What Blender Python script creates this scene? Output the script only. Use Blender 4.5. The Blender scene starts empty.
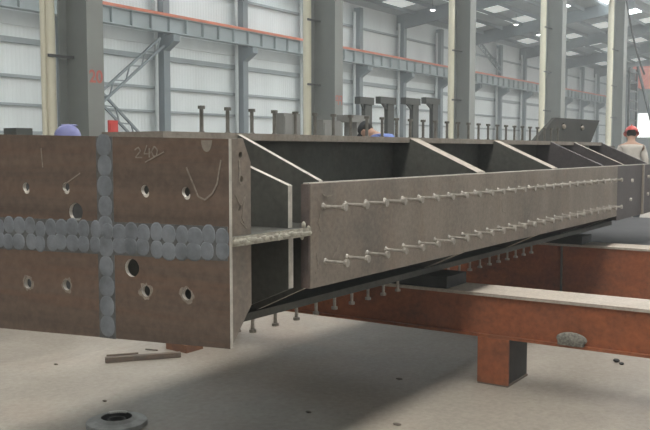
import bpy, bmesh, math, random
from mathutils import Vector, Matrix
random.seed(7)
PI = math.pi
scene = bpy.context.scene
COL = scene.collection
EYE = 1.65

# ------------------------------------------------------------------ materials
def new_mat(name):
    m = bpy.data.materials.new(name); m.use_nodes = True
    nt = m.node_tree
    return m, nt, nt.nodes['Principled BSDF']

def ramp(nt, src, stops):
    r = nt.nodes.new('ShaderNodeValToRGB')
    el = r.color_ramp.elements
    while len(el) < len(stops): el.new(0.5)
    for e, (p, c) in zip(el, stops):
        e.position = p; e.color = (c[0], c[1], c[2], 1)
    nt.links.new(src, r.inputs[0])
    return r.outputs[0]

def coords(nt, scale=(1, 1, 1)):
    tc = nt.nodes.new('ShaderNodeTexCoord'); mp = nt.nodes.new('ShaderNodeMapping')
    mp.inputs['Scale'].default_value = scale
    nt.links.new(tc.outputs['Object'], mp.inputs['Vector'])
    return mp.outputs[0]

def noise(nt, vec, scale, detail=5, rough=.6):
    n = nt.nodes.new('ShaderNodeTexNoise')
    n.inputs['Scale'].default_value = scale; n.inputs['Detail'].default_value = detail
    n.inputs['Roughness'].default_value = rough
    nt.links.new(vec, n.inputs['Vector'])
    return n.outputs['Fac']

def mixc(nt, fac, a, b, mode='MIX'):
    m = nt.nodes.new('ShaderNodeMix'); m.data_type = 'RGBA'; m.blend_type = mode
    for s, v in ((m.inputs[0], fac), (m.inputs[6], a), (m.inputs[7], b)):
        if hasattr(v, 'is_linked') or isinstance(v, bpy.types.NodeSocket): nt.links.new(v, s)
        elif isinstance(v, (int, float)): s.default_value = v
        else: s.default_value = (v[0], v[1], v[2], 1)
    return m.outputs[2]

def bump(nt, b, src, strength=.2, dist=.01):
    n = nt.nodes.new('ShaderNodeBump'); n.inputs['Strength'].default_value = strength
    n.inputs['Distance'].default_value = dist
    nt.links.new(src, n.inputs['Height']); nt.links.new(n.outputs[0], b.inputs['Normal'])

def mat_steel(name, base, dark, rust, rust_amt=.5, stripes=(1, 1, 1), rough=.65, metallic=.0, scale=3, spec=.35):
    m, nt, b = new_mat(name)
    v = coords(nt, stripes); v1 = coords(nt)
    c = ramp(nt, noise(nt, v, scale, 6), [(.3, dark), (.62, base)])
    f = ramp(nt, noise(nt, v, scale * .8 + 1.3, 8, .7), [(.62 - .3 * rust_amt, (0, 0, 0)), (.8 - .2 * rust_amt, (1, 1, 1))])
    c = mixc(nt, f, c, rust)
    g = noise(nt, v1, scale * 14, 4)
    c = mixc(nt, .35, c, ramp(nt, g, [(.3, [x * .55 for x in base]), (.7, [min(1, x * 1.35) for x in base])]))
    nt.links.new(c, b.inputs['Base Color'])
    b.inputs['Roughness'].default_value = rough; b.inputs['Metallic'].default_value = metallic
    b.inputs['Specular IOR Level'].default_value = spec
    bump(nt, b, g, .15, .004)
    return m

def mat_plain(name, col, rough=.6, var=.25, scale=6, metallic=0, spec=.3):
    m, nt, b = new_mat(name)
    g = noise(nt, coords(nt), scale, 5)
    c = ramp(nt, g, [(.3, [x * (1 - var) for x in col]), (.7, [min(1, x * (1 + var)) for x in col])])
    nt.links.new(c, b.inputs['Base Color'])
    b.inputs['Roughness'].default_value = rough; b.inputs['Metallic'].default_value = metallic
    b.inputs['Specular IOR Level'].default_value = spec
    return m

def mat_emit(name, col, strength, var=.0):
    m, nt, b = new_mat(name)
    b.inputs['Base Color'].default_value = (*col, 1)
    b.inputs['Emission Color'].default_value = (*col, 1)
    b.inputs['Emission Strength'].default_value = strength
    return m

def mat_floor():
    m, nt, b = new_mat('dusty_concrete')
    v = coords(nt)
    c = ramp(nt, noise(nt, v, .55, 8, .65), [(.32, (.17, .148, .122)), (.5, (.265, .236, .197)), (.66, (.42, .38, .325))])
    st = noise(nt, coords(nt, (.35, 1.5, 1)), 1.1, 7, .7)
    c = mixc(nt, ramp(nt, st, [(.45, (0, 0, 0)), (.66, (.85, .85, .85))]), c, (.205, .178, .145))
    rs = noise(nt, coords(nt, (1, .7, 1)), .9, 5, .6)
    c = mixc(nt, ramp(nt, rs, [(.52, (0, 0, 0)), (.72, (.5, .5, .5))]), c, (.36, .25, .18))
    fine = noise(nt, v, 26, 5, .7)
    c = mixc(nt, .4, c, ramp(nt, fine, [(.3, (.205, .182, .155)), (.7, (.41, .375, .325))]))
    nt.links.new(c, b.inputs['Base Color'])
    r = ramp(nt, st, [(.3, (.6, .6, .6)), (.7, (.42, .42, .42))])
    nt.links.new(r, b.inputs['Roughness'])
    b.inputs['Specular IOR Level'].default_value = .35
    bump(nt, b, fine, .12, .004)
    return m

def mat_sheet(name, col, axis='x'):
    """ribbed, faintly stained sheet cladding"""
    m, nt, b = new_mat(name)
    v = coords(nt)
    st = noise(nt, coords(nt, (.5, .5, .12)), 1.2, 5)
    c = ramp(nt, st, [(.3, [x * .86 for x in col]), (.7, col)])
    w = nt.nodes.new('ShaderNodeTexWave'); w.wave_type = 'BANDS'
    w.bands_direction = 'X' if axis == 'x' else 'Y'
    w.inputs['Scale'].default_value = 1.6
    nt.links.new(v, w.inputs['Vector'])
    c = mixc(nt, ramp(nt, w.outputs['Fac'], [(.0, (.16, .16, .16)), (.12, (0, 0, 0))]), c, [x * .6 for x in col])
    nt.links.new(c, b.inputs['Base Color'])
    b.inputs['Roughness'].default_value = .5
    bump(nt, b, w.outputs['Fac'], .25, .02)
    return m

M = dict(
    endplate=mat_steel('rolled_brown_plate', (.152, .108, .084), (.064, .051, .042), (.155, .088, .058), .45, (1, .16, 4.2), .6, 0, 1.8),
    flange=mat_steel('grey_brown_plate', (.245, .205, .17), (.11, .096, .084), (.21, .155, .115), .35, (1.3, 1, .6), .55, 0, 2.6),
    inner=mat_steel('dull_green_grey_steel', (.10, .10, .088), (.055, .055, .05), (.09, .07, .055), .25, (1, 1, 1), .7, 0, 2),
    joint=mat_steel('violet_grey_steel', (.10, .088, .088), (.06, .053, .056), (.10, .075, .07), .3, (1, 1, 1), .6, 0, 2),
    topfl=mat_steel('dusty_brown_flange', (.30, .265, .225), (.19, .165, .14), (.17, .12, .09), .4, (1, 1, 1), .6, 0, 3),
    cut=mat_plain('flame_cut_edge', (.50, .47, .42), .5, .2, 20),
    dustedge=mat_plain('spatter_caked_edge', (.36, .34, .285), .8, .3, 30),
    ribedge=mat_plain('dusty_rib_edge', (.40, .355, .30), .7, .25, 14),
    rough_edge=mat_steel('scaly_edge', (.15, .12, .11), (.07, .058, .055), (.13, .09, .07), .6, (1, 1, 1), .8, 0, 14),
    weld=mat_plain('ground_weld', (.18, .195, .215), .5, .3, 9, .1),
    weldgap=mat_plain('weld_slag', (.11, .112, .113), .8, .3, 25),
    stud=mat_plain('stud_steel', (.33, .305, .27), .45, .25, 30, .2),
    studdark=mat_plain('dark_stud_steel', (.15, .145, .13), .55, .25, 30, .2),
    chalk=mat_plain('chalk', (.62, .59, .53), .9, .15, 40),  # pale tone that paints the lit thickness at the upper holes
    chalkdim=mat_plain('faded_chalk', (.26, .225, .19), .9, .3, 50),
    orange=mat_steel('orange_primer', (.40, .125, .05), (.14, .05, .03), (.07, .045, .035), .75, (1, .55, 1), .6, 0, 1.7),
    beamtop=mat_steel('dusty_bare_flange', (.47, .42, .36), (.30, .25, .21), (.27, .17, .12), .35, (1, .6, 1), .55, 0, 3),
    block=mat_plain('dark_packing_steel', (.032, .032, .032), .6, .3, 8),
    slab=mat_plain('blue_grey_plate', (.05, .051, .055), .8, .2, 1.5),
    lump=mat_plain('scale_weight', (.20, .19, .165), .85, .5, 60),
    column=mat_plain('column_grey', (.20, .212, .20), .6, .08, 1.2),
    post=mat_plain('post_blue_grey', (.20, .23, .245), .6, .08, 1),
    crane=mat_plain('runway_blue_grey', (.33, .37, .38), .6, .08, 1),
    rail=mat_plain('orange_red_paint', (.62, .19, .11), .6, .15, 1.5),
    redcrane=mat_plain('faded_crane_red', (.66, .27, .23), .6, .12, .6),  # red lightened toward pink, haze put into the crane's colour
    pipe=mat_plain('cream_pipe', (.66, .63, .50), .5, .06, 2),
    white_pipe=mat_plain('pale_pipe', (.52, .55, .55), .5, .05, 2),
    bracket=mat_plain('dark_bracket', (.07, .07, .07), .6),
    red=mat_plain('red_paint', (.55, .055, .045), .5, .15, 4),
    mark=mat_plain('red_number_paint', (.42, .11, .09), .7, .2, 12),
    roof=mat_plain('roof_blue_grey', (.31, .345, .36), .7, .12, .3),
    rafter=mat_plain('rafter_grey', (.19, .215, .228), .7, .08, 1),
    girt=mat_plain('girt_grey', (.30, .335, .35), .6, .08, 1),
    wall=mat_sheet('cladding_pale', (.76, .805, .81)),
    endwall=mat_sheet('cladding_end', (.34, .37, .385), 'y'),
    floor=mat_floor(),
    stand=mat_plain('stand_grey', (.065, .07, .066), .65, .12, 2),
    cabinet=mat_plain('cabinet_grey', (.20, .20, .19), .6, .12, 3),
    trap=mat_steel('gusset_dark', (.05, .052, .047), (.035, .036, .033), (.06, .05, .042), .2, (1, 1, 1), .65, 0, 3),
    ladder=mat_plain('ladder_grey', (.10, .11, .115), .6),
    skin=mat_plain('skin', (.42, .26, .19), .6, .08, 8),
    hatred=mat_plain('hat_red', (.60, .10, .09), .35, .04),
    hatblue=mat_plain('hat_blue', (.20, .21, .42), .35, .06),
    shirt=mat_plain('pale_shirt', (.48, .45, .41), .9, .1, 8),
    shirtblue=mat_plain('blue_shirt', (.16, .22, .50), .9, .1, 8),
    shirtdark=mat_plain('navy_shirt', (.07, .08, .12), .9, .1, 8),
    cap=mat_plain('dark_cap', (.04, .045, .05), .8),
    trousers=mat_plain('grey_trousers', (.09, .095, .11), .9, .1, 8),
    boots=mat_plain('boots', (.03, .027, .025), .7),
    hair=mat_plain('black_hair', (.02, .018, .016), .8),
    ring=mat_plain('worn_grey_iron', (.26, .26, .25), .5, .3, 12, .2),
    ringdark=mat_plain('oily_iron', (.025, .024, .023), .6, .3, 12),
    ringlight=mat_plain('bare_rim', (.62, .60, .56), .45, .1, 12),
    bar=mat_steel('rusty_bar', (.15, .125, .105), (.08, .068, .058), (.14, .085, .055), .5, (1, 1, 1), .75, 0, 9),
    rustlump=mat_steel('rust', (.20, .10, .065), (.12, .07, .05), (.26, .12, .06), .6, (1, 1, 1), .9, 0, 9),
    sky_nave=mat_emit('nave_skylight', (1.0, .98, .93), 12),
    sky_clear=mat_emit('clear_aisle_skylight', (.92, .99, 1.0), 8.5),
    sky_outer=mat_emit('outer_nave_skylight', (.97, 1.0, .98), 1.2),
    sky_far=mat_emit('far_nave_skylight', (.93, .99, 1.0), 12),
    sky_side=mat_emit('side_daylight', (.95, 1.0, 1.0), 1.6),
    sky_aisle=mat_emit('aisle_skylight', (.93, 1.0, .99), .36),
    sky_bright=mat_emit('clear_skylight', (.95, 1.0, 1.0), 2.2),
    lamp=mat_emit('lamp_glow', (1, .98, .95), 5),
    glassday=mat_emit('daylight_opening', (.93, 1, .98), 1.6),
)

# ------------------------------------------------------------------ mesh helper
class MB:
    def __init__(self): self.v = []; self.f = []; self.mi = []
    def add(self, vs, fs, mi=0):
        o = len(self.v); self.v += [Vector(p) for p in vs]
        for f in fs: self.f.append([o + i for i in f]); self.mi.append(mi)
    def box(self, x0, x1, y0, y1, z0, z1, mi=0):
        vs = [(x, y, z) for x in (x0, x1) for y in (y0, y1) for z in (z0, z1)]
        self.add(vs, [(0, 1, 3, 2), (4, 6, 7, 5), (0, 4, 5, 1), (2, 3, 7, 6), (0, 2, 6, 4), (1, 5, 7, 3)], mi)
    def prism(self, pts, d, mi=0, side_mi=None):
        """extrude planar polygon by vector d"""
        n = len(pts); d = Vector(d)
        vs = [Vector(p) for p in pts] + [Vector(p) + d for p in pts]
        self.add(vs, [list(range(n))[::-1], list(range(n, 2 * n))], mi)
        self.add(vs, [(i, (i + 1) % n, n + (i + 1) % n, n + i) for i in range(n)], mi if side_mi is None else side_mi)
    def tube(self, a, b, r0, r1=None, n=10, mi=0, caps=True):
        a = Vector(a); b = Vector(b); r1 = r0 if r1 is None else r1
        d = (b - a).normalized()
        u = d.orthogonal().normalized(); w = d.cross(u)
        vs = [a + (u * math.cos(t) + w * math.sin(t)) * r0 for t in [2 * PI * i / n for i in range(n)]]
        vs += [b + (u * math.cos(t) + w * math.sin(t)) * r1 for t in [2 * PI * i / n for i in range(n)]]
        fs = [(i, (i + 1) % n, n + (i + 1) % n, n + i) for i in range(n)]
        if caps: fs += [list(range(n))[::-1], list(range(n, 2 * n))]
        self.add(vs, fs, mi)
    def bar(self, a, b, w, h, mi=0):
        """rectangular bar between two points, w sideways and h upward"""
        a = Vector(a); b = Vector(b); d = (b - a).normalized()
        up = Vector((0, 0, 1)) if abs(d.z) < .95 else Vector((0, 1, 0))
        s = d.cross(up).normalized(); u = s.cross(d).normalized()
        s *= w / 2; u *= h / 2
        self.prism([a - s - u, a + s - u, a + s + u, a - s + u], b - a, mi)
    def lathe(self, c, prof, n=24, mi=0):
        c = Vector(c); vs = []; k = len(prof)
        for i in range(n):
            t = 2 * PI * i / n
            for r, z in prof: vs.append(c + Vector((r * math.cos(t), r * math.sin(t), z)))
        fs = []
        for i in range(n):
            j = (i + 1) % n
            for q in range(k - 1): fs.append((i * k + q, j * k + q, j * k + q + 1, i * k + q + 1))
        self.add(vs, fs, mi)
    def ell(self, c, r, n=12, m=7, mi=0):
        c = Vector(c); vs = [c + Vector((0, 0, r[2]))]
        for q in range(1, m):
            ph = PI * q / m
            for i in range(n):
                t = 2 * PI * i / n
                vs.append(c + Vector((r[0] * math.sin(ph) * math.cos(t), r[1] * math.sin(ph) * math.sin(t), r[2] * math.cos(ph))))
        vs.append(c - Vector((0, 0, r[2])))
        fs = [(0, 1 + i, 1 + (i + 1) % n) for i in range(n)]
        for q in range(m - 2):
            for i in range(n):
                a = 1 + q * n + i; b2 = 1 + q * n + (i + 1) % n
                fs.append((a, a + n, b2 + n, b2))
        e = len(vs) - 1; s = 1 + (m - 2) * n
        fs += [(e, s + (i + 1) % n, s + i) for i in range(n)]
        self.add(vs, fs, mi)
    def build(self, name, mats, parent=None, xf=None, smooth=False, bevel=0, origin=None):
        me = bpy.data.meshes.new(name)
        vs = [xf(p) if xf else p for p in self.v]
        if parent is not None: org = parent.location
        elif origin is not None: org = Vector(origin)
        else:
            lo = [min(p[i] for p in vs) for i in range(3)]; hi = [max(p[i] for p in vs) for i in range(3)]
            org = Vector(((lo[0] + hi[0]) / 2, (lo[1] + hi[1]) / 2, lo[2]))
        me.from_pydata([tuple(p - org) for p in vs], [], self.f)
        if not isinstance(mats, (list, tuple)): mats = [mats]
        for m in mats: me.materials.append(m)
        for p, i in zip(me.polygons, self.mi): p.material_index = i
        bm = bmesh.new(); bm.from_mesh(me)
        bmesh.ops.recalc_face_normals(bm, faces=bm.faces[:])
        bm.to_mesh(me); bm.free()
        if smooth: me.shade_smooth()
        o = bpy.data.objects.new(name, me); COL.objects.link(o)
        if parent is not None: o.parent = parent
        else: o.location = org
        if bevel:
            b = o.modifiers.new('bevel', 'BEVEL'); b.width = bevel; b.segments = 2; b.limit_method = 'ANGLE'
        return o

def tag(o, label=None, cat=None, group=None, kind=None):
    if label: o['label'] = label
    if cat: o['category'] = cat
    if group: o['group'] = group
    if kind: o['kind'] = kind
    return o

def thing(name, loc, label, cat, group=None):
    o = bpy.data.objects.new(name, None); COL.objects.link(o)
    o.location = Vector(loc); o.empty_display_size = .2
    return tag(o, label, cat, group)

def sub(o, parent):
    """re-home a mesh built with a thing's origin under one of that thing's parts"""
    o.parent = parent
    return o

def struct(o): o['kind'] = 'structure'; return o

# ------------------------------------------------------------------ camera
cam = bpy.data.cameras.new('camera'); cam.sensor_width = 36; cam.lens = 850 * 36 / 650
cam.clip_end = 400
co = bpy.data.objects.new('camera', cam); COL.objects.link(co)
pitch = math.atan(65 / 850); yaw = math.atan(570 / math.hypot(850, 65))
co.location = (0, 0, EYE)
fwd = Vector((math.cos(yaw) * math.cos(pitch), math.sin(yaw) * math.cos(pitch), -math.sin(pitch)))
co.rotation_euler = fwd.to_track_quat('-Z', 'Y').to_euler()
scene.camera = co

# ------------------------------------------------------------------ room shell
YW, YC, XE, XB, YR = 29.0, 16.0, 108.0, -22.0, -24.0
mb = MB(); mb.box(XB, XE, YR, YW, -.2, 0); struct(mb.build('floor', M['floor']))
WT = 10.9
mb = MB(); mb.box(XB, XE, YW, YW + .15, 0, WT); wl = struct(mb.build('wall_left', M['wall']))
mb = MB()
# far end wall with two daylight openings
mb.box(XE, XE + .2, YR, 22.6, 0, 20); mb.box(XE, XE + .2, 26.3, YW, 0, 14)
mb.box(XE, XE + .2, 22.6, 26.3, 6.1, 14); mb.box(XE, XE + .2, 22.6, 26.3, 0, 3.2)
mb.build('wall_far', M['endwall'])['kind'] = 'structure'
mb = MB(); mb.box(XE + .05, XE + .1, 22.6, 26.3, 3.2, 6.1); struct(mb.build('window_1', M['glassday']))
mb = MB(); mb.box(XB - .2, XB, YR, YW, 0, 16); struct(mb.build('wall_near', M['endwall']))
mb = MB(); mb.box(XB, XE, YR - .2, YR, 0, WT); struct(mb.build('wall_right', M['wall']))
# aisle roof from the wall up to the column row, then the nave roof
AZ0, AZ1 = WT, 12.6
def az(y): return AZ0 + (YW - y) / (YW - YC) * (AZ1 - AZ0)
NZ0, NZ1 = 13.4, 15.6
def nz(y): return NZ1 - max(0, y) / 16 * (NZ1 - NZ0) if y > 0 else NZ1 + y / 24 * (NZ1 - NZ0)
mb = MB()
mb.prism([(XB, YW, az(YW)), (XB, YC, az(YC)), (XB, YC, NZ0 + .0), (XB, 0, NZ1), (XB, YR, NZ0), (XB, YR, NZ0 + .3), (XB, 0, NZ1 + .3), (XB, YC + .3, NZ0 + .3), (XB, YC + .3, az(YC) + .25), (XB, YW, az(YW) + .2)], (XE - XB, 0, 0))
struct(mb.build('ceiling', M['roof']))
# purlins and rafters
mb = MB()
for y in (27.6, 26, 24.4, 22.8, 21.2, 19.6, 18, 16.6):
    mb.box(XB, XE, y - .05, y + .05, az(y) - .25, az(y))
struct(mb.build('trim_1', M['rafter']))
POSTX = [17.6 + 5.8 * k for k in range(-2, 16)]
mb = MB()
for x in POSTX[::2]:
    mb.prism([(x - .12, YW, az(YW) - 1.0), (x - .12, YC, az(YC) - .8), (x - .12, YC, az(YC)), (x - .12, YW, az(YW))], (.24, 0, 0))
struct(mb.build('trim_2', M['rafter']))
# translucent roof lights
n = 2
def skylight(x0, x1, y0, y1, f, mat):
    global n
    mb = MB(); t = .05
    mb.prism([(x0, y0, f(y0) - t), (x1, y0, f(y0) - t), (x1, y1, f(y1) - t), (x0, y1, f(y1) - t)], (0, 0, .04))
    struct(mb.build('window_%d' % n, mat)); n += 1
for i, x in enumerate([17.6 + 5.8 * k for k in range(-3, 15)]):
    for j, (y0, y1) in enumerate(((26.5, 27.9), (23.2, 24.9), (19.9, 21.4), (16.9, 18.3))):
        xx = x + 1.2 + (2.2 if j % 2 else 0)
        skylight(xx, xx + 2.5, y0, y1, az, M['sky_clear'] if x < 42 or (y0 < 20.5 and x < 66) else M['sky_aisle'])  # panels out of view are boosted to light the wall
for x0 in range(-20, 104, 8):                      # one long translucent ridge, in sheets
    skylight(x0, x0 + 7.6, -1.7, 1.7, lambda y: nz(1.7) - .05, M['sky_nave'])
for x0 in range(-18, 100, 9):  # fill strips added to the nave roof; far ones boosted to light the wall
    skylight(x0, x0 + 2.5, 7, 13, nz, M['sky_outer'] if x0 < 36 else M['sky_far']); skylight(x0, x0 + 2.5, -13, -7, nz, M['sky_outer'] if x0 < 36 else M['sky_far'])
for x0 in range(-18, 100, 12):                     # unseen glowing panels added in the right-hand wall as side fill
    mb = MB(); mb.box(x0, x0 + 9, YR + .01, YR + .06, 3.5, 8.5); struct(mb.build('window_%d' % n, M['sky_side'])); n += 1
# girts along the wall
mb = MB()
for z, t in ((1.2, .10), (2.3, .10), (3.4, .10), (4.5, .12), (5.85, .22), (9.4, .12)):
    mb.box(XB, XE, YW - .16, YW, z, z + t)
struct(mb.build('trim_3', M['girt']))
mb = MB(); mb.box(XB, XE, YW - .05, YW - .01, 6.55, 7.1); struct(mb.build('trim_4', M['white_pipe']))

# ------------------------------------------------------------------ wall posts, runway beam, bracing
ORD = ['first', 'second', 'third', 'fourth', 'fifth', 'sixth', 'seventh', 'eighth', 'ninth', 'tenth', 'eleventh', 'twelfth', 'thirteenth', 'fourteenth', 'fifteenth']
vis = [x for x in POSTX if 20 < x < XE - 1]
GP = 'grey posts along the far wall'
for k, x in enumerate(vis):
    lab = 'grey wall post left of or hidden by the number 20 column' if k == 0 else \
        '%s grey wall post with crane bracket, counted rightward from column 20' % ORD[k - 1]
    t = thing('wall_post', (x, YW - .4, 0), lab, 'post', GP)
    mb = MB(); mb.box(x - .2, x + .2, YW - .62, YW - .18, 0, az(YW - .4) - .35); mb.build('post_shaft', M['post'], t)
    mb = MB()
    mb.prism([(x - .2, YW - .62, 6.25), (x - .2, YW - .62, 6.95), (x - .2, YW - 1.25, 6.95), (x - .2, YW - 1.25, 6.65)], (.4, 0, 0))
    mb.build('crane_bracket', M['post'], t)
    mb = MB(); mb.tube((x - .42, YW - .35, 0), (x - .42, YW - .35, WT - .6), .09)
    tag(mb.build('downpipe', M['white_pipe'], t), 'pale downpipe')
t = thing('crane_runway_beam', ((XB + XE) / 2, YW - .95, 6.95), 'long grey crane runway beam with orange rail running along the far wall', 'crane beam')
mb = MB()
mb.box(XB, XE, YW - 1.15, YW - .75, 7.02, 7.06); mb.box(XB, XE, YW - .99, YW - .95, 7.06, 7.72)
x = XB + .3
while x < XE - .2:
    mb.box(x - .025, x + .025, YW - 1.14, YW - .76, 7.06, 7.7); x += 1.15
mb.box(XB, XE, YW - 1.15, YW - .75, 7.70, 7.74)
mb.build('beam_web', M['crane'], t)
mb = MB(); mb.box(XB, XE, YW - 1.2, YW - .7, 7.74, 7.86); tag(mb.build('crane_rail', M['rail'], t), 'orange red rail')
def brace(a, b, label):
    a = Vector(a); b = Vector(b); d = b - a
    mb = MB(); off = d.cross(Vector((0, 1, 0))).normalized() * .2
    mb.bar(a - off, b - off, .1, .1); mb.bar(a + off, b + off, .1, .1)
    m = int(d.length / .55)
    for i in range(m):
        p = a + d * (i / m); q = a + d * ((i + 1) / m); s = 1 if i % 2 else -1
        mb.bar(p + off * s, q - off * s, .05, .05)
    tag(mb.build('lattice_brace', M['post']), label, 'brace')
YB = YW - .8
brace((28.7, YB, 6.6), (23.5, YB, 2.75), 'upper lattice wall brace rising from column 20 to the first post bracket')
brace((24.6, YB + .3, 4.45), (28.7, YB + .3, 1.2), 'lower lattice wall brace descending rightward from behind column 20')
brace((64.0, YB, 10.4), (69.2, YB, 8.35), 'short lattice brace above the rail behind the third nave column')

# ------------------------------------------------------------------ nave columns with downpipes
def column(x0, w, label, number=None, D=1.0):
    xc = x0 + w / 2
    t = thing('steel_column', (xc, YC + .5, 0), label, 'column', 'grey steel columns in a row')
    H = 12.4
    mb = MB(); mb.box(x0, x0 + w, YC, YC + .05, 0, H); mb.build('front_flange', M['column'], t)
    mb = MB(); mb.box(xc - .02, xc + .02, YC + .05, YC + D, 0, H)
    mb.build('web', M['column'], t)
    mb = MB(); mb.box(x0, x0 + w, YC + D, YC + D + .05, 0, H); mb.build('back_flange', M['column'], t)
    mb = MB(); mb.box(x0 - .15, x0 + w + .15, YC - .15, YC + 1.2, .0, .06); mb.build('base_plate', M['column'], t)
    if number:
        cu = bpy.data.curves.new('num', 'FONT'); cu.body = number; cu.size = .42; cu.align_x = 'CENTER'
        cu.extrude = .002; cu.offset = .008
        ob = bpy.data.objects.new('num', cu); COL.objects.link(ob)
        bpy.context.view_layer.update()
        me = bpy.data.meshes.new_from_object(ob.evaluated_get(bpy.context.evaluated_depsgraph_get()))
        bpy.data.objects.remove(ob)
        for v in me.vertices:
            v.co = Vector((v.co.x, -.503 - v.co.z, v.co.y + 3.265))
        me.materials.clear(); me.materials.append(M['mark'])
        o = bpy.data.objects.new('number_mark', me); COL.objects.link(o); o.parent = t
        tag(o, 'red stencilled number')
    return t
COLS = [(13.80, .5), (24.54, .5), (35.6, .62), (48.2, .7), (61.4, .8)]
LC = ['leftmost grey steel column, close behind the end plate, marked with a red 20',
      'second grey steel column from the left, with a small red mark low on its flange',
      'third grey steel column from the left, behind the middle of the girder',
      'fourth grey steel column from the left, behind the dark trapezoid plate',
      'fifth grey steel column, rightmost, beside the ladder']
LP = ['cream downpipe beside the leftmost column marked 20', 'cream downpipe on the left of the second column',
      'cream downpipe on the left of the third column', 'cream downpipe on the left of the fourth column',
      'cream downpipe on the left of the rightmost column']
for k, (x0, w) in enumerate(COLS):
    t = column(x0, w, LC[k], '20' if k == 0 else None, (1, 1, .78, .95, .72)[k])
    if k == 1:
        mb = MB(); zz = 3.35; xx = x0 + w / 2
        for dx in (-.11, .11):
            mb.box(xx + dx - .09, xx + dx + .09, YC - .004, YC, zz + .13, zz + .17); mb.box(xx + dx + .05, xx + dx + .09, YC - .004, YC, zz - .15, zz + .17)
            mb.box(xx + dx - .09, xx + dx - .05, YC - .004, YC, zz - .02, zz + .17); mb.box(xx + dx - .09, xx + dx + .09, YC - .004, YC, zz - .02, zz + .02)
        tag(mb.build('number_mark', M['mark'], t), 'red painted mark')
    px = x0 - (.28, .22, .28, .48, .75)[k]; py = YC + (1.0, 1.0, .78, .95, .72)[k]
    r = (.13, .14, .14, .17, .2)[k]
    t = thing('downpipe', (px, py, 0), LP[k], 'pipe', 'cream downpipes on the columns')
    mb = MB(); mb.tube((px, py, 0), (px, py, 12.2), r, n=14); mb.build('pipe', M['pipe'], t, smooth=False)
    if k == 0:
        mb = MB(); mb.tube((px - .2, py, 0), (px - .2, py, 12.2), .06, n=12); mb.build('side_pipe', M['pipe'], t)
    for z in (1.75, 3.9, 6.1, 8.6):
        mb = MB(); mb.box(px - r - .03, px + r + .03, py - r - .03, py - r + .02, z - .03, z + .04)
        mb.bar((px + r, py - r, z), (x0 + w / 2 - .03, py - .25, z), .05, .06)
        mb.build('pipe_clamp', M['bracket'], t)

# ------------------------------------------------------------------ lamps under the roofs
for (x, y) in ((44.5, 25.5), (50.2, 25.2), (56, 25), (60.6, 23.6), (66.5, 24)):
    t = thing('high_bay_lamp', (x, y, az(y) - .75), 'small bright high-bay lamp hanging under the roof beyond the columns', 'lamp', 'high-bay lamps')
    z = az(y) - .75
    mb = MB(); mb.tube((x, y, z + .2), (x, y, az(y)), .02, n=6); mb.build('stem', M['bracket'], t)
    mb = MB(); mb.lathe((x, y, z), [(.24, 0), (.2, .1), (.08, .22), (.0, .22)], 14); mb.build('shade', M['rafter'], t)
    mb = MB(); mb.ell((x, y, z + .02), (.17, .17, .09)); mb.build('bulb', M['lamp'], t)

# ------------------------------------------------------------------ the girder (a cruciform steel member)
K = .863
def G(p): return Vector((K * p.x, K * p.y, EYE + K * (p.z - EYE)))
gir = thing('steel_girder', G(Vector((8.5, 3.62, .588))), 'huge cross-shaped brown steel girder with studs, lying on the orange beams', 'girder')
YN = 2.79
def px_plate(y): return 3.30 - (y - YN) * .0875

def shaped_plate(name, outer, holes, thick, place, mats, edge_mi, parent):
    """flat plate with real round holes; outer in (u, v), place maps (u, v, w) to space"""
    cu = bpy.data.curves.new(name, 'CURVE'); cu.dimensions = '2D'; cu.fill_mode = 'BOTH'; cu.extrude = thick / 2
    def spline(pts):
        s = cu.splines.new('POLY'); s.points.add(len(pts) - 1)
        for p, q in zip(s.points, pts): p.co = (q[0], q[1], 0, 1)
        s.use_cyclic_u = True
    spline(outer)
    for (u, v, r) in holes:
        spline([(u + r * math.cos(2 * PI * i / 18), v + r * math.sin(2 * PI * i / 18)) for i in range(18)])
    ob = bpy.data.objects.new('tmp', cu); COL.objects.link(ob); bpy.context.view_layer.update()
    me = bpy.data.meshes.new_from_object(ob.evaluated_get(bpy.context.evaluated_depsgraph_get()))
    bpy.data.objects.remove(ob)
    edge = [abs(p.normal.z) < .5 for p in me.polygons]
    for v in me.vertices:
        v.co = G(place(v.co.x, v.co.y, v.co.z + thick / 2)) - gir.location
    me.materials.clear()
    for m in mats: me.materials.append(m)
    for p, e in zip(me.polygons, edge): p.material_index = edge_mi if e else 0; p.use_smooth = False
    bm = bmesh.new(); bm.from_mesh(me); bmesh.ops.remove_doubles(bm, verts=bm.verts[:], dist=1e-4)
    bmesh.ops.recalc_face_normals(bm, faces=bm.faces[:]); bm.to_mesh(me); bm.free()
    o = bpy.data.objects.new(name, me); COL.objects.link(o); o.parent = parent
    return o

HOLES = [(4.235, 1.433, .027), (3.915, 1.44, .027), (3.842, 1.30, .052), (3.336, 1.436, .027), (3.062, 1.432, .027),
         (4.24, .862, .031), (3.925, .876, .031), (3.436, 1.008, .050), (3.341, .888, .031), (3.064, .892, .031)]
ep = shaped_plate('end_plate', [(2.79, .632), (2.79, 1.706), (4.53, 1.745), (4.53, .566)], HOLES, .022,
                  lambda u, v, w: Vector((px_plate(u) + w, u, v)), [M['endplate'], M['cut']], 1, gir)
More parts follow.
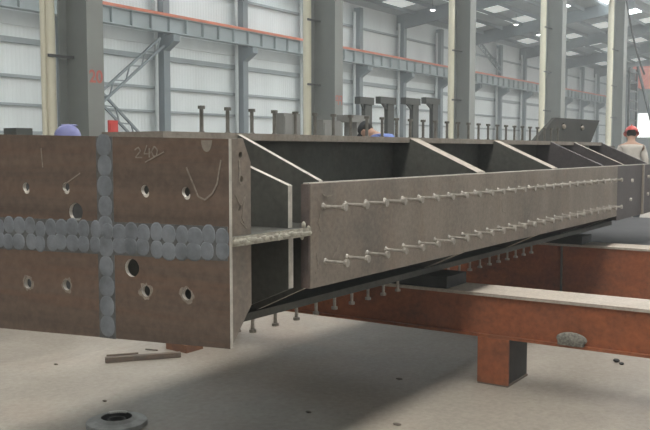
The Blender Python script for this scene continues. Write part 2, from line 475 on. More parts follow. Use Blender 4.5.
# ground weld seams that cross on the plate's face
mb = MB(); mb2 = MB()
def on_plate(y, z, h=.0): return Vector((px_plate(y) - h, y, z))
def blob(mbx, y, z, ry, rz, h):
    n_ = 14
    rings = [(1.0, 0), (.85, .7), (.5, 1)]
    vs = []
    for k_, hh in rings:
        for i in range(n_):
            t_ = 2 * PI * i / n_
            cy_ = math.copysign(abs(math.cos(t_)) ** .9, math.cos(t_)); sz_ = math.copysign(abs(math.sin(t_)) ** .9, math.sin(t_))
            vs.append(on_plate(y + ry * k_ * cy_, z + rz * k_ * sz_, h * hh + .001))
    fs = []
    for q in range(2):
        for i in range(n_):
            fs.append((q * n_ + i, q * n_ + (i + 1) % n_, (q + 1) * n_ + (i + 1) % n_, (q + 1) * n_ + i))
    fs.append([2 * n_ + i for i in range(n_)])
    mbx.add(vs, fs, 1)
def strip(mbx, y0, y1, z0a, z0b, z1a, z1b, h):
    p = [on_plate(y0, z0a), on_plate(y1, z0b), on_plate(y1, z1b), on_plate(y0, z1a)]
    mbx.prism(p, (-h, 0, 0), 0)
strip(mb, 3.56, 3.68, .60, .598, 1.722, 1.724, .002)
z = .668; i = 0
while z < 1.70:
    blob(mb, 3.62 + .006 * math.sin(i * 3.1), z, .060 + random.uniform(-.006, .004), .064, .004); z += .112; i += 1
sub(mb.build('weld_seam', [M['weldgap'], M['weld']], gir, G), ep)
strip(mb2, 2.80, 4.53, 1.085, 1.055, 1.262, 1.247, .0022)
y = 2.835; i = 0
while y < 4.52:
    zc = 1.172 - (y - 2.79) * .012
    if abs(y - 3.62) > .055:
        r = random.uniform(.042, .056)
        blob(mb2, y, zc + .042 + random.uniform(-.012, .012), r, .054, .005)
        blob(mb2, y + random.uniform(-.012, .012), zc - .040 + random.uniform(-.014, .012), r, .052, .006)
    else:
        blob(mb2, y, zc + .04, .045, .05, .007)
    y += .088 + random.uniform(-.006, .006); i += 1
sub(mb2.build('weld_seam', [M['weldgap'], M['weld']], gir, G), ep)

def chalk(pts, parent, w=.006, mat='chalkdim', face='plate'):
    mb = MB()
    for a, b in zip(pts, pts[1:]):
        if face == 'plate': A, B = on_plate(a[0], a[1], .003), on_plate(b[0], b[1], .003); nn = Vector((-.002, 0, 0))
        elif face == 'side': A, B = Vector((a[0], YN - .002, a[1])), Vector((b[0], YN - .002, b[1])); nn = Vector((0, -.002, 0))
        else: A, B = Vector((a[0], YN + .01 - .002, a[1])), Vector((b[0], YN + .01 - .002, b[1])); nn = Vector((0, -.002, 0))
        d = (B - A).normalized(); s = d.cross(nn).normalized() * w / 2
        mb.prism([A - s, B - s, B + s, A + s], nn)
    return sub(mb.build('chalk_mark', M[mat], gir, G), parent)
# V stroke, the number 240, and smears by the holes
chalk([(3.055, 1.56), (2.98, 1.41), (2.94, 1.395), (2.89, 1.43), (2.86, 1.48), (2.835, 1.60)], ep, .009, 'chalkdim')
chalk([(3.40, 1.65), (3.375, 1.665), (3.36, 1.645), (3.395, 1.61), (3.35, 1.61)], ep, .007)
chalk([(3.315, 1.675), (3.335, 1.63), (3.295, 1.63), (3.30, 1.66), (3.30, 1.61)], ep, .007)
chalk([(3.265, 1.67), (3.245, 1.65), (3.25, 1.62), (3.27, 1.615), (3.285, 1.64), (3.265, 1.67)], ep, .007)
chalk([(3.33, 1.585), (3.20, 1.64)], ep, .006); chalk([(3.93, 1.45), (3.80, 1.52)], ep, .007); chalk([(4.10, 1.66), (4.09, 1.55)], ep, .008)
for (u, v, r) in HOLES:                            # pale scraped collars; upper-row crescents paint the lit thickness inside the holes
    if r > .045: continue
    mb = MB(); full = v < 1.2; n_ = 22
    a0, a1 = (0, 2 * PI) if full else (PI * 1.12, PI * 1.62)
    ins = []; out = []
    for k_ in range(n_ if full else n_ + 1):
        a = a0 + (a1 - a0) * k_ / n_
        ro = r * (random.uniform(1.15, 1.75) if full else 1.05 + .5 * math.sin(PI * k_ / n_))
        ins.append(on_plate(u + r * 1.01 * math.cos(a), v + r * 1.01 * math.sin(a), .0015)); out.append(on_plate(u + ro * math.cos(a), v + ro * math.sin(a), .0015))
    m_ = len(ins); vs = ins + out + [p + Vector((-.001, 0, 0)) for p in ins + out]
    fs = []
    for k_ in range(m_ if full else m_ - 1):
        j_ = (k_ + 1) % m_
        fs += [(k_, j_, m_ + j_, m_ + k_), (2 * m_ + k_, 3 * m_ + k_, 3 * m_ + j_, 2 * m_ + j_), (m_ + k_, m_ + j_, 3 * m_ + j_, 3 * m_ + k_), (k_, 2 * m_ + k_, 2 * m_ + j_, j_)]
    mb.add(vs, fs, 1)
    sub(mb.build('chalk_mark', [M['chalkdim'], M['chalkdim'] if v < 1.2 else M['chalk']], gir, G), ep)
# drilled grey paint spot near the top corner
mb = MB(); 
mb.prism([on_plate(2.925 + .034 * math.cos(t), 1.70 + (.06 if math.sin(t) < 0 else .0) * math.sin(t), .001) for t in [PI * i / 10 for i in range(10, 21)]], (-.002, 0, 0))
sub(mb.build('weld_patch', M['topfl'], gir, G), ep)

gus = shaped_plate('end_gusset', [(3.325, .64), (3.487, .832), (3.487, 1.587), (3.425, 1.71), (3.325, 1.706)],
                   [(3.405, 1.625, .016), (3.41, 1.50, .018)], .04,
                   lambda u, v, w: Vector((u, YN + .01 + w, v)), [M['flange'], M['topfl']], 1, gir)
chalk([(3.39, 1.60), (3.395, 1.53), (3.39, 1.49), (3.405, 1.475)], gus, .010, 'chalkdim', 'gusset')
chalk([(3.36, 1.42), (3.40, 1.36), (3.385, 1.34), (3.44, 1.42), (3.41, 1.30), (3.43, 1.27)], gus, .007, 'chalkdim', 'gusset')
chalk([(3.40, 1.28), (3.45, 1.24)], gus, .007, 'chalkdim', 'gusset')

XJ, XEND = 10.57, 13.6
# top, bottom and far flanges, webs
mb = MB(); mb.box(3.53, 12.3, 3.47, 3.98, 1.712, 1.757); mb.build('top_flange', M['topfl'], gir, G)
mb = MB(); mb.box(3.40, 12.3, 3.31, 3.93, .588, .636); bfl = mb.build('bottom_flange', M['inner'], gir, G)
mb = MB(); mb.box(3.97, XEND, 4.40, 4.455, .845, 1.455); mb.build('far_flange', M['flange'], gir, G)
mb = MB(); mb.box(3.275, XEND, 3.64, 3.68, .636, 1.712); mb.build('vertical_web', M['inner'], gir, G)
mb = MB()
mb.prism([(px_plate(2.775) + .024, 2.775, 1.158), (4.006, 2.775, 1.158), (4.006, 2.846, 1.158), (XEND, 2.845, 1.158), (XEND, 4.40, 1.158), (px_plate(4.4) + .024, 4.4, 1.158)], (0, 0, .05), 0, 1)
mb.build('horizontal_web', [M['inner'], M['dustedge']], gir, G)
mb = MB()   # ragged weld bead where the horizontal web meets the side flange
for i in range(24):
    mb.ell((3.34 + .028 * i, 2.777, 1.182 + random.uniform(-.012, .004)), (.036, .006, random.uniform(.012, .018)), 8, 5)
for i in range(5):
    mb.ell((3.93 + .016 * i, 2.785, 1.19 + random.uniform(-.04, .04)), (.014, .012, .022), 8, 5)
mb.build('weld_bead', M['dustedge'], gir, G, smooth=True)
# near side flange (the studded plate)
mb = MB(); mb.box(4.02, XJ, YN, YN + .055, .845, 1.455)
sf = mb.build('side_flange', M['flange'], gir, G)
mb = MB(); mb.box(4.008, 4.0195, YN + .004, YN + .058, .85, 1.452)
sub(mb.build('plate_edge', M['rough_edge'], gir, G), sf)
mb = MB(); mb.box(4.02, XJ, YN + .008, YN + .05, 1.455, 1.461)
sub(mb.build('cut_edge', M['cut'], gir, G), sf)
chalk([(4.14, 1.39), (4.19, 1.375), (4.25, 1.38)], sf, .008, 'chalkdim', 'side')
chalk([(4.08, 1.05), (4.10, .95), (4.07, .93)], sf, .008, 'chalkdim', 'side')
chalk([(4.12, 1.28), (4.10, 1.22), (4.13, 1.17)], sf, .006, 'chalkdim', 'side')
chalk([(4.25, 1.0), (4.33, 1.08)], sf, .008, 'chalkdim', 'side')
chalk([(6.9, 1.22), (6.92, 1.12), (7.02, 1.10)], sf, .008, 'chalkdim', 'side')

# diaphragms between the side flange and the web, tops sloping up to the top flange
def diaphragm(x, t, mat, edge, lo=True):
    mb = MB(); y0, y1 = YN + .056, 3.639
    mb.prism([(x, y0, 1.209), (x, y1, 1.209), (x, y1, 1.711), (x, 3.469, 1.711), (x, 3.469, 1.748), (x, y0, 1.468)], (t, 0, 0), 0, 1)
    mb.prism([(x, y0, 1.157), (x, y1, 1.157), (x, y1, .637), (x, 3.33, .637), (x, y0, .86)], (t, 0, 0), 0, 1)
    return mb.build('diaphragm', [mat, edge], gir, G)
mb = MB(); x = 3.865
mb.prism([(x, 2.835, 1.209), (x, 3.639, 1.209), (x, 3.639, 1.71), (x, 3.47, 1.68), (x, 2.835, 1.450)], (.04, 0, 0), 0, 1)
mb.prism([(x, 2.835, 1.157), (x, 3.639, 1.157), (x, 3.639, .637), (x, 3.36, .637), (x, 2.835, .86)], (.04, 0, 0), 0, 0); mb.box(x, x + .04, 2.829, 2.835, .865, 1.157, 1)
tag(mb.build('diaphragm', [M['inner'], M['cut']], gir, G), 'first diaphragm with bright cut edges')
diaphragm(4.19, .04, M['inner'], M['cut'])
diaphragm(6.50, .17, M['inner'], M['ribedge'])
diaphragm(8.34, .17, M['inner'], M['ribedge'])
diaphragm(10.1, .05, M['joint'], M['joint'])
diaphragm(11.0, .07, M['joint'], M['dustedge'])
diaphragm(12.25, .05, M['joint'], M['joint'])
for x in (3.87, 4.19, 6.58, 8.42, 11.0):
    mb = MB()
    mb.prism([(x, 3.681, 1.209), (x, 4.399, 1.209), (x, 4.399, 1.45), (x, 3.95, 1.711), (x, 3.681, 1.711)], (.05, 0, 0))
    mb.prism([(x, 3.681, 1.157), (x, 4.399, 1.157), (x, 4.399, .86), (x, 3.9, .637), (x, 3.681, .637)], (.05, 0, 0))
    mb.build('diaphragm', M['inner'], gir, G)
# darker joint section beyond the studded plate
mb = MB(); mb.box(XJ + .01, XEND, YN + .002, YN + .057, .79, 1.455); jp = mb.build('joint_plate', M['joint'], gir, G)
mb = MB(); mb.box(11.78, 11.84, YN - .02, YN + .001, .79, 1.455); sub(mb.build('splice_edge', M['topfl'], gir, G), jp)
for (x, z) in ((11.25, 1.26), (11.2, 1.02), (12.1, 1.29), (12.1, 1.05)):
    mb = MB(); mb.tube((x, YN - .02, z), (x, YN + .002, z), .022, n=8); sub(mb.build('bolt', M['cut'], gir, G), jp)
mb = MB(); mb.box(XJ + .01, XEND, YN + .01, YN + .05, 1.455, 1.462); sub(mb.build('cut_edge', M['cut'], gir, G), jp)
# dark trapezoid gusset standing on the top flange with two lifting eyes
tp = shaped_plate('standing_gusset', [(10.6, 1.757), (13.05, 1.757), (13.5, 2.11), (11.42, 2.09)], [(11.75, 1.98, .05), (12.6, 1.98, .05)], .05,
                  lambda u, v, w: Vector((u, 3.86 + w, v)), [M['trap'], M['trap']], 1, gir)
tag(tp, 'dark trapezoid plate standing on the top flange')
for x in (11.75, 12.6):
    mb = MB(); mb.ell((x, 3.85, 1.975), (.07, .02, .035), 10, 6); sub(mb.build('lifting_lug', M['topfl'], gir, G), tp)

# headed shear studs
def stud(base, d, parent, mat, L=.16, r=.0105):
    base = Vector(base); d = Vector(d)
    mb = MB()
    mb.tube(base, base + d * .012, .022, .016, 8)
    mb.tube(base + d * .008, base + d * (L - .02), r, n=8)
    mb.tube(base + d * (L - .02), base + d * L, .0235, n=10)
    return sub(mb.build('shear_stud', mat, gir, G), parent)
for i in range(26):
    x = 4.155 + .2415 * i
    stud((x, YN, 1.318 - .0006 * i), (0, -1, 0), sf, M['stud']); stud((x + .02, YN, .990 - .0002 * i), (0, -1, 0), sf, M['stud'])
tf = [o for o in gir.children if o.name.startswith('top_flange')][0]
for i in range(28):
    stud((4.00 + .25 * i, 3.60, 1.755), (0, 0, 1), tf, M['studdark'], .17, .0125)
BX = (5.52 / K, 5.96 / K)
k = 0; i = 0
while k < 20:
    x = 4.27 + .243 * i; i += 1
    if x > 5.50 / K and x < 5.98 / K: continue
    if x > 8.72 / K and x < 9.3 / K: continue
    stud((x, 3.42, .588), (0, 0, -1), bfl, M['stud'], .12, .012); k += 1

# ------------------------------------------------------------------ orange support beams
def obeam(x0, x1, y0, y1, z0, z1, label, stiff):
    t = thing('support_beam', ((x0 + x1) / 2, (y0 + y1) / 2, z0), label, 'beam', 'orange support beams under the girder')
    mb = MB(); mb.box(x0, x1, y0, y1, z1 - .022, z1); tag(mb.build('top_flange', M['beamtop'], t), 'dusty bare top flange')
    mb = MB(); mb.box(x0 - .01, x1 + .01, y0, y1, z0, z0 + .02); mb.build('bottom_flange', M['orange'], t)
    mb = MB(); mb.box(x0 + .02, x0 + .04, y0, y1, z0 + .02, z1 - .022); mb.box(x1 - .04, x1 - .02, y0, y1, z0 + .02, z1 - .022)
    mb.build('web', M['orange'], t)
    for y in stiff:
        mb = MB(); mb.box(x0, x0 + .019, y - .01, y + .01, z0 + .02, z1 - .022); mb.build('stiffener', M['bar'], t)
    return t
obeam(5.55, 5.93, -1.2, 5.2, .335, .645, 'orange painted steel beam in front, its dusty top flange carrying the girder', ())
obeam(8.95, 9.33, -1.0, 6.2, .0, .645, 'orange painted steel beam further back under the girder', (2.93,))
def opost(x0, x1, y0, y1, z1, label):
    t = thing('support_post', ((x0 + x1) / 2, (y0 + y1) / 2, 0), label, 'post', 'short orange posts under the beams')
    mb = MB(); mb.box(x0, x0 + .02, y0, y1, .012, z1); mb.build('front_plate', M['orange'], t)
    mb = MB(); mb.box(x1 - .02, x1 - .001, y0 + .025, y1 - .025, .012, z1); mb.build('back_plate', M['orange'], t)
    mb = MB(); mb.box(x0 + .02, x1, y0 + .012, y0 + .024, .012, z1); mb.box(x0 + .02, x1, y1 - .024, y1 - .012, .012, z1); mb.build('web', M['block'], t)  # near-black side plates paint the shade on the post's sides
    mb = MB(); mb.box(x0 + .002, x1 - .002, y0 + .002, y1 - .002, 0, .012); mb.build('base_plate', M['bar'], t)
opost(5.535, 5.93, 2.17, 2.40, .335, 'short orange steel post on the floor below the front beam')
opost(5.535, 5.93, 4.88, 5.11, .335, 'short orange post hidden behind the end plate, holding the front beam')
opost(5.535, 5.93, -.6, -.37, .335, 'short orange post under the right end of the front beam')
zb = G(Vector((0, 0, .588))).z - .0005
def packing(x0, x1, y0, y1, z0, z1, label):
    t = MB(); t.box(x0, x1, y0, y1, z0, z1)
    tag(t.build('packing_block', M['block'], bevel=.006), label, 'block', 'dark packing blocks under the girder')
packing(5.57, 5.91, 2.66, 3.35, .645, zb, 'dark packing block on the front orange beam under the girder')
packing(8.97, 9.31, 2.72, 3.40, .645, zb, 'dark packing block on the rear orange beam under the girder')
# rough grey weight on the front beam's lower flange
mb = MB(); mb.ell((5.528, 1.73, .398), (.024, .105, .048), 12, 8); mb.box(5.515, 5.548, 1.65, 1.82, .355, .40)
tag(mb.build('scrap_lump', M['lump']), "rough grey lump stuck low on the front orange beam's side", 'scrap')

# stacked plates beyond the rear beam
t = None
for k, (x0, x1, y0, y1, z0, z1) in enumerate(((10.4, 14.9, .2, 4.3, .12, .32), (10.5, 14.8, .3, 4.2, .32, .52))):
    mb = MB(); mb.box(x0, x1, y0, y1, z0, z1)
    tag(mb.build('steel_plate', M['slab'], bevel=.01), ['lower dark blue-grey steel plate lying behind the rear orange beam', 'upper dark blue-grey steel plate lying behind the rear orange beam'][k], 'plate', 'plates behind the rear beam')
for k, x in enumerate((11.2, 14.4)):
    mb = MB(); mb.box(x, x + .15, .1, 4.4, 0, .12)
    tag(mb.build('timber_bearer', M['bar']), ['near timber bearer under the stacked grey plates', 'far timber bearer under the stacked grey plates'][k], 'timber', 'bearers under the plates')

# ------------------------------------------------------------------ things on the floor
t = thing('pipe_flange', (3.47, 3.83, 0), 'round grey iron flange with a dark bore lying on the floor in front', 'flange')
mb = MB(); mb.lathe((3.47, 3.83, 0), [(.092, .05), (.092, .028), (.178, .018), (.182, .0)], 36); mb.lathe((3.47, 3.83, 0), [(.092, .05), (.12, .036), (.178, .026), (.182, .018)], 36)
mb.build('rim', M['ring'], t, smooth=False)
mb = MB(); mb.lathe((3.47, 3.83, 0), [(.0, .012), (.04, .012), (.045, .035), (.055, .035), (.06, .008), (.09, .006), (.0915, .046)], 30); mb.build('bore', M['ringdark'], t)  # bore surface coloured darker than the rim
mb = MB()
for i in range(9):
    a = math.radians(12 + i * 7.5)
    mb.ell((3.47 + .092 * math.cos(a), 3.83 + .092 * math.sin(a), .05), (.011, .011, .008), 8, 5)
mb.build('bright_lip', M['ringlight'], t, smooth=True)  # pale beads along one arc of the bore lip

mb = MB(); mb.bar((4.46, 5.04, .022), (4.92, 4.68, .022), .05, .04)
tag(mb.build('steel_bar', M['bar'], bevel=.004), 'flat rusty steel bar lying on the floor before the end plate', 'bar')
mb = MB(); mb.tube((4.60, 5.18, .008), (4.80, 5.03, .008), .008, n=6)
tag(mb.build('welding_rod', M['bar']), 'thin rod lying on the floor behind the rusty bar', 'rod')
mb = MB(); mb.tube((4.93, 5.08, .008), (4.96, 4.97, .008), .006, n=6)
tag(mb.build('welding_rod', M['bar']), 'short thin rod on the floor left of the rust-red offcut', 'rod')
mb = MB(); mb.prism([(5.06, 4.98, 0), (5.03, 4.72, 0), (5.24, 4.72, 0), (5.25, 4.96, 0), (5.15, 5.02, 0)], (0, 0, .065))
tag(mb.build('offcut', M['rustlump'], bevel=.012), 'rust-red steel offcut on the floor under the end plate edge', 'scrap')
for k, (x, y, r) in enumerate(((6.68, 1.735, .022), (6.62, 1.68, .016))):
    mb = MB(); mb.ell((x, y, r * .7), (r, r * 1.2, r * .7), 8, 5)
    tag(mb.build('slag_chip', M['block']), ['larger dark chip on the pale floor at right, below the front beam', 'smaller dark chip just right of the larger one on the pale floor'][k], 'debris')
for k, (x, y, r) in enumerate(((4.40, 2.42, .02), (4.30, 3.0, .014), (4.2, 5.3, .014), (3.75, 4.25, .012), (5.3, 2.9, .018))):
    mb = MB(); mb.ell((x, y, .006), (r, r * 1.5, .006), 8, 5)
    tag(mb.build('slag_chip', M['bar']), 'tiny dark chip lying on the concrete floor', 'debris', 'chips on the floor')

# ------------------------------------------------------------------ people
def skinned(name, verts, edges, radii, mat, parent, root=0, level=2):
    me = bpy.data.meshes.new(name); me.from_pydata(verts, edges, [])
    o = bpy.data.objects.new(name, me); COL.objects.link(o)
    o.modifiers.new('skin', 'SKIN')
    for i, r in enumerate(radii):
        rr = r if isinstance(r, tuple) else (r, r)
        me.skin_vertices[0].data[i].radius = rr
        me.skin_vertices[0].data[i].use_root = (i == root)
    s = o.modifiers.new('sub', 'SUBSURF'); s.levels = level; s.render_levels = level
    bpy.context.view_layer.update()
    em = bpy.data.meshes.new_from_object(o.evaluated_get(bpy.context.evaluated_depsgraph_get()))
    bpy.data.objects.remove(o)
    em.shade_smooth(); em.materials.clear(); em.materials.append(mat)
    o = bpy.data.objects.new(name, em); COL.objects.link(o); o.parent = parent
    return o

def person(loc, rz, label, H, shirt, hat, hatkind, lean=0.0):
    """standing adult facing local +X; lean bends the upper body forward (radians)"""
    t = thing('person', loc, label, 'person'); s = H / 1.75
    t.rotation_euler = (0, 0, rz)
    hip = Vector((0, 0, .95))
    def up(p):
        p = Vector(p) - hip
        c, sn = math.cos(lean), math.sin(lean)
        return (Vector((p.x * c + p.z * sn, p.y, -p.x * sn + p.z * c)) + hip) * s
    lo = lambda *p: Vector(p) * s
    V = [lo(0, 0, .95), up((0, 0, 1.12)), up((-.01, 0, 1.30)), up((-.01, 0, 1.42)), up((0, 0, 1.50)), up((.02, 0, 1.58)), up((.03, 0, 1.68))]
    R = [.13, .125, .14, .11, .055, .075, .085]; Ed = [(0, 1), (1, 2), (2, 3), (3, 4), (4, 5), (5, 6)]
    def add(p, r, j): V.append(p); R.append(r); Ed.append((j, len(V) - 1)); return len(V) - 1
    hands = []
    for sd in (1, -1):
        a = add(up((-.01, .17 * sd, 1.40)), .062, 3); e = add(up((.0, .235 * sd, 1.13)), .045, a)
        w = add(up((.13, .22 * sd, .92)), .03, e); h = add(up((.17, .215 * sd, .86)), .03, w)
        for q in range(4):
            f1 = add(up((.185 + .008 * q, (.24 - .016 * q) * sd, .80 - .004 * (q % 3))), .0105, h); add(up((.175, (.235 - .016 * q) * sd, .765)), .009, f1)
        th = add(up((.205, .185 * sd, .85)), .011, h); add(up((.22, .185 * sd, .81)), .010, th)
        l = add(lo(0, .095 * sd, .86), .095, 0); kn = add(lo(.02, .10 * sd, .49), .06, l); an = add(lo(-.01, .10 * sd, .09), .042, kn); add(lo(.13, .11 * sd, .035), .035, an)
    body = skinned('body', V, Ed, [r * s for r in R], M['skin'], t)
    # clothing over the same joints
    V2 = V[:4]; sh = [.15, .145, .162, .135]; E2 = [(0, 1), (1, 2), (2, 3)]
    V2 = [v.copy() for v in V2]
    for sd in (1, -1):
        for p, r, j in ((up((-.01, .17 * sd, 1.40)), .078, 3), (up((.0, .235 * sd, 1.13)), .06, None), (up((.11, .222 * sd, .955)), .05, None)):
            V2.append(p); sh.append(r); E2.append((3 if j == 3 else len(V2) - 2, len(V2) - 1))
    skinned('shirt', V2, E2, [r * s for r in sh], shirt, t)
    V3 = [lo(0, 0, .97), up((-.02, 0, 1.06))]; r3 = [.15, .152]; E3 = [(0, 1)]
    for sd in (1, -1):
        for i_, (p, r) in enumerate(((lo(0, .095 * sd, .85), .105), (lo(.02, .10 * sd, .49), .077), (lo(-.01, .10 * sd, .12), .066))):
            V3.append(p); r3.append(r); E3.append((0 if i_ == 0 else len(V3) - 2, len(V3) - 1))
    skinned('trousers', V3, E3, [r * s for r in r3], M['trousers'], t)
    for sd in (1, -1):
        mb = MB(); mb.ell(lo(.05, .105 * sd, .05), (.15 * s, .055 * s, .05 * s), 12, 8)
        me = mb.build('boot', M['boots'], None, smooth=True); me.parent = t
        me.location = Vector((.05 * s, .105 * sd * s, 0))
    hc = up((.03, 0, 1.665))
    fwdv = (up((1.03, 0, 1.665)) - hc).normalized(); upv = (up((.03, 0, 2.665)) - hc).normalized(); side = upv.cross(fwdv)
    def hp(a, b, c): return hc + (fwdv * a + side * b + upv * c) * s
    def hell(mb, c, r, **kw):
        m0 = len(mb.v); mb.ell((0, 0, 0), r, **kw)
        for i_ in range(m0, len(mb.v)):
            q = mb.v[i_].copy(); mb.v[i_] = hp(c[0] + q.x, c[1] + q.y, c[2] + q.z)
    def child(mb, name, mat, smooth=True):
        o = mb.build(name, mat, None, smooth=smooth, origin=(0, 0, 0)); o.parent = t; return o
    mb = MB(); hell(mb, (0, 0, -.01), (.098, .078, .12)); hell(mb, (.10, 0, -.02), (.022, .014, .025), n=8, m=5)
    for sd in (1, -1): hell(mb, (-.005, .078 * sd, -.02), (.02, .012, .032), n=8, m=5)
    head = child(mb, 'head', M['skin'])
    mb = MB()
    for sd in (1, -1): hell(mb, (.088, .032 * sd, .005), (.01, .013, .008), n=8, m=5)
    hell(mb, (.088, 0, -.07), (.008, .025, .006), n=8, m=5)
    child(mb, 'face_features', M['hair'])
    mb = MB(); hell(mb, (-.02, 0, .01), (.09, .082, .105)); child(mb, 'hair', M['hair'])
    mb = MB()
    if hatkind == 'helmet':
        n_ = 20; rows = 6; vs = []
        for q in range(rows + 1):
            ph = PI / 2 * q / rows
            for i_ in range(n_):
                a = 2 * PI * i_ / n_
                vs.append(hp(.142 * math.cos(ph) * math.cos(a), .12 * math.cos(ph) * math.sin(a), .035 + .125 * math.sin(ph)))
        fs = [(q * n_ + i_, q * n_ + (i_ + 1) % n_, (q + 1) * n_ + (i_ + 1) % n_, (q + 1) * n_ + i_) for q in range(rows) for i_ in range(n_)]
        mb.add(vs, fs)
        vs = [hp(.145 * math.cos(2 * PI * i_ / n_), .122 * math.sin(2 * PI * i_ / n_), .036) for i_ in range(n_)]
        vs += [hp(.165 * math.cos(2 * PI * i_ / n_) + .02, .136 * math.sin(2 * PI * i_ / n_), .028) for i_ in range(n_)]
        vs += [hp(.145 * math.cos(2 * PI * i_ / n_), .122 * math.sin(2 * PI * i_ / n_), .026) for i_ in range(n_)]
        mb.add(vs, [(i_, (i_ + 1) % n_, n_ + (i_ + 1) % n_, n_ + i_) for i_ in range(n_)] + [(n_ + i_, n_ + (i_ + 1) % n_, 2 * n_ + (i_ + 1) % n_, 2 * n_ + i_) for i_ in range(n_)])
        hell(mb, (-.01, 0, .15), (.10, .018, .014), n=10, m=5)
        child(mb, 'hard_hat', hat)
    else:
        hell(mb, (-.005, 0, .07), (.112, .092, .065)); hell(mb, (.12, 0, .05), (.07, .07, .01), n=12, m=5)
        child(mb, 'cap', hat)
    return t
t = thing('work_platform', (15.9, 3.9, 0), 'low steel work platform under the worker in the red hard hat', 'platform')
mb = MB(); mb.box(15.3, 16.5, 3.3, 4.5, .25, .30); mb.build('deck', M['slab'], t)
for x in (15.33, 16.42):
    for y in (3.33, 4.42):
        mb = MB(); mb.box(x, x + .05, y, y + .05, 0, .25); mb.build('leg', M['block'], t)
person((15.6, 3.88, .30), yaw - .3, 'worker in a red hard hat and pale shirt seen from behind at right', 1.80, M['shirt'], M['hatred'], 'helmet', .45)
person((6.6, 7.97, 0), PI * .8, 'worker in a blue hard hat behind the end plate, only hat showing', 1.865, M['shirtdark'], M['hatblue'], 'helmet')
t = thing('work_platform', (10.5, 5.9, 0), 'low steel work platform under the stooping worker in the blue shirt', 'platform')
mb = MB(); mb.box(10.05, 10.95, 5.35, 6.5, .53, .58); mb.build('deck', M['slab'], t)
for x in (10.08, 10.87):
    for y in (5.38, 6.42):
        mb = MB(); mb.box(x, x + .05, y, y + .05, 0, .53); mb.build('leg', M['block'], t)
person((10.49, 5.71, .58), yaw + .95, 'worker in a dark cap and blue shirt stooping behind the girder', 1.76, M['shirtblue'], M['cap'], 'cap', .95)

# ------------------------------------------------------------------ gear behind the girder
LT = ['first from left of four dark steel stands with sideways top bracket', 'second from left of four dark steel stands with sideways top bracket',
      'third from left of four dark steel stands with sideways top bracket', 'fourth from left of four dark steel stands with sideways top bracket']
for k, (x0, x1, z) in enumerate(((16.28, 16.94, 2.84), (17.2, 17.97, 2.89), (18.42, 19.24, 2.93), (19.5, 20.33, 2.99))):
    t = thing('bracket_stand', (x1 - .2, 10, 0), LT[k], 'stand', 'dark steel stands behind the girder')
    mb = MB(); mb.box(x1 - .36, x1 - .06, 9.99, 10.09, 0, z - .16); mb.build('upright', M['stand'], t)
    mb = MB(); mb.box(x0 + .04, x1, 9.97, 10.11, z - .16, z); mb.build('top_bracket', M['stand'], t)
    mb = MB(); mb.prism([(x1 - .361, 10.02, z - .30), (x1 - .361, 10.02, z - .161), (x0 + .2, 10.02, z - .161)], (0, .04, 0)); mb.build('knee_plate', M['stand'], t)
t = thing('bracket_stand', (14.6, 9, 0), 'lower grey stand just right of the second column', 'stand')
mb = MB(); mb.box(14.45, 14.85, 8.9, 9.2, 0, 2.2); mb.build('upright', M['cabinet'], t)
mb = MB(); mb.box(14.2, 14.9, 8.88, 9.22, 2.2, 2.34); mb.build('top_bracket', M['cabinet'], t)
t = thing('steel_cabinet', (11.02, 8.1, 0), 'tall grey steel cabinet behind the girder left of the second column', 'cabinet')
mb = MB(); mb.box(10.80, 11.24, 8, 8.2, .05, 2.23); mb.build('body', M['cabinet'], t)
mb = MB(); mb.box(10.815, 11.015, 7.985, 7.999, .1, 2.18); mb.build('door', M['cabinet'], t)
mb = MB(); mb.box(11.025, 11.225, 7.985, 7.999, .1, 2.18); mb.build('door', M['cabinet'], t)
mb = MB(); mb.box(10.82, 11.22, 8.02, 8.18, 0, .05); mb.build('plinth', M['block'], t)
t = thing('steel_cabinet', (13.25, 8.8, 0), 'grey steel cabinet standing before the second column', 'cabinet')
mb = MB(); mb.box(12.95, 13.55, 8.7, 8.9, .05, 2.2); mb.build('body', M['cabinet'], t)
mb = MB(); mb.box(12.98, 13.52, 8.685, 8.699, .1, 2.15); mb.build('door', M['cabinet'], t)
mb = MB(); mb.box(12.97, 13.53, 8.72, 8.88, 0, .05); mb.build('plinth', M['block'], t)
# red fire box
t = thing('fire_box', (14.0, 15.5, 0), 'red fire box on legs right of the column marked 20', 'fire box')
mb = MB(); mb.box(13.90, 14.17, 15.4, 15.46, 1.5, 2.35); mb.build('body', M['red'], t)
mb = MB(); mb.box(13.92, 14.15, 15.385, 15.399, 1.55, 2.28); mb.build('door', M['red'], t)
for x in (13.91, 14.13):
    mb = MB(); mb.box(x, x + .03, 15.41, 15.44, 0, 1.5); mb.build('leg', M['bracket'], t)
# wire feeder and clamps on a trolley behind the end plate
t = thing('welding_machine', (5.4, 7.1, 0), 'dark welding cabinet with a wire feeder on top behind the end plate', 'welder')
mb = MB(); mb.box(4.85, 5.95, 6.9, 7.3, .06, 1.62)
mb.build('cabinet', M['block'], t)
for (x, y) in ((4.9, 6.95), (5.9, 6.95), (4.9, 7.25), (5.9, 7.25)):
    mb = MB(); mb.tube((x, y - .02, .03), (x, y + .02, .03), .03, n=10); mb.build('caster', M['bracket'], t)
mb = MB(); mb.box(5.12, 5.3, 6.95, 7.15, 1.62, 1.86); mb.build('housing', M['stand'], t)
mb = MB(); mb.tube((5.42, 6.95, 1.70), (5.42, 7.1, 1.70), .08, n=16); mb.build('wire_spool', M['bar'], t)

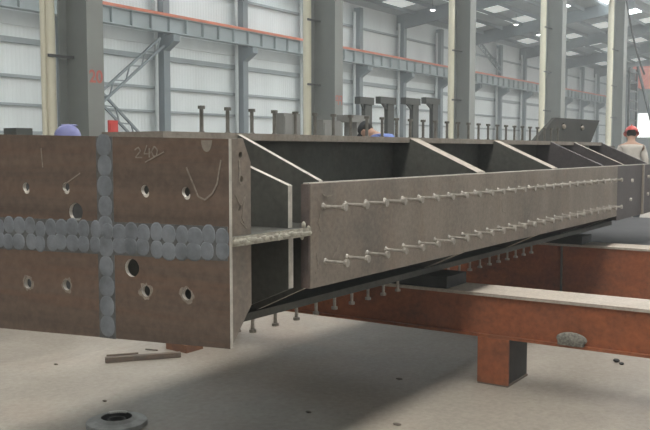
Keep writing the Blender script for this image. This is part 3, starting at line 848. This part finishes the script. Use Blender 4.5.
# ------------------------------------------------------------------ crane, ladder and cable at the right
t = thing('bridge_crane', (63, 0, 6), 'faded red overhead crane bridge crossing the nave at right', 'crane')
mb = MB(); mb.box(62.4, 62.5, YR + 1, 15.6, 6.0, 6.2); mb.box(62.4, 62.5, YR + 1, 15.6, 7.35, 7.5)
y = 15.3; s_ = 1
while y > YR + 2:
    mb.bar((62.45, y, 6.1 if s_ > 0 else 7.4), (62.45, y - 1.2, 7.4 if s_ > 0 else 6.1), .1, .1); y -= 1.2; s_ = -s_
mb.build('lattice_girder', M['redcrane'], t)
mb = MB(); mb.box(63.2, 63.9, YR + 1, 15.6, 6.0, 7.4); mb.build('box_girder', M['redcrane'], t)
for x in (62.3, 63.4):
    mb = MB(); mb.box(x, x + .3, YR + 1.2, YR + 1.5, 0, 6.0); mb.build('gantry_leg', M['redcrane'], t)
mb = MB(); mb.box(62.2, 64.1, 15.3, 15.75, 5.9, 6.3); mb.build('end_carriage', M['bracket'], t)
t = thing('ladder', (38.5, 10.0, 0), 'tall grey steel ladder standing right of the rightmost column', 'ladder')
for x in (38.0, 39.3):
    mb = MB(); mb.box(x - .04, x + .04, 9.6, 9.68, 0, 5.2); mb.build('rail', M['ladder'], t)
for i in range(12):
    mb = MB(); mb.box(38.0, 39.3, 9.61, 9.67, .4 + .42 * i, .46 + .42 * i); mb.build('rung', M['ladder'], t)
mb = MB(); mb.tube((38.0, 9.3, 5.2), (36.5, 7.6, 0), .06, n=8)
tag(mb.build('prop_pole', M['ladder']), 'slanting dark pole propped beside the ladder at the right edge', 'pole')
cu = MB(); prev = None
for i in range(13):
    u = i / 12; p = Vector((46 + 4 * u * .2, 12.0 - .9 * u, 9.8 - 4.2 * u - .5 * math.sin(PI * u)))
    if prev is not None: cu.tube(prev, p, .05, n=6)
    prev = p
t = thing('festoon_cable', (46, 12, 0), 'dark cable hanging down from the roof at the right edge', 'cable')
cu.tube((46, 12, 9.8), (46, 12, 13.7), .05, n=6)
cu.build('cable', M['bracket'], t)

# ------------------------------------------------------------------ world, view
w = bpy.data.worlds.new('world'); scene.world = w; w.use_nodes = True
bg = w.node_tree.nodes['Background']; bg.inputs[0].default_value = (.75, .85, .95, 1); bg.inputs[1].default_value = .5
# dusty air in the hall
vs_ = w.node_tree.nodes.new('ShaderNodeVolumeScatter')
vs_.inputs['Color'].default_value = (.90, .97, 1, 1); vs_.inputs['Density'].default_value = .0045
w.node_tree.links.new(vs_.outputs[0], w.node_tree.nodes['World Output'].inputs['Volume'])
scene.view_settings.view_transform = 'Standard'; scene.view_settings.look = 'None'
scene.view_settings.gamma = 1; scene.view_settings.exposure = 0.0
try: scene.view_settings.use_curve_mapping = False
except Exception: pass
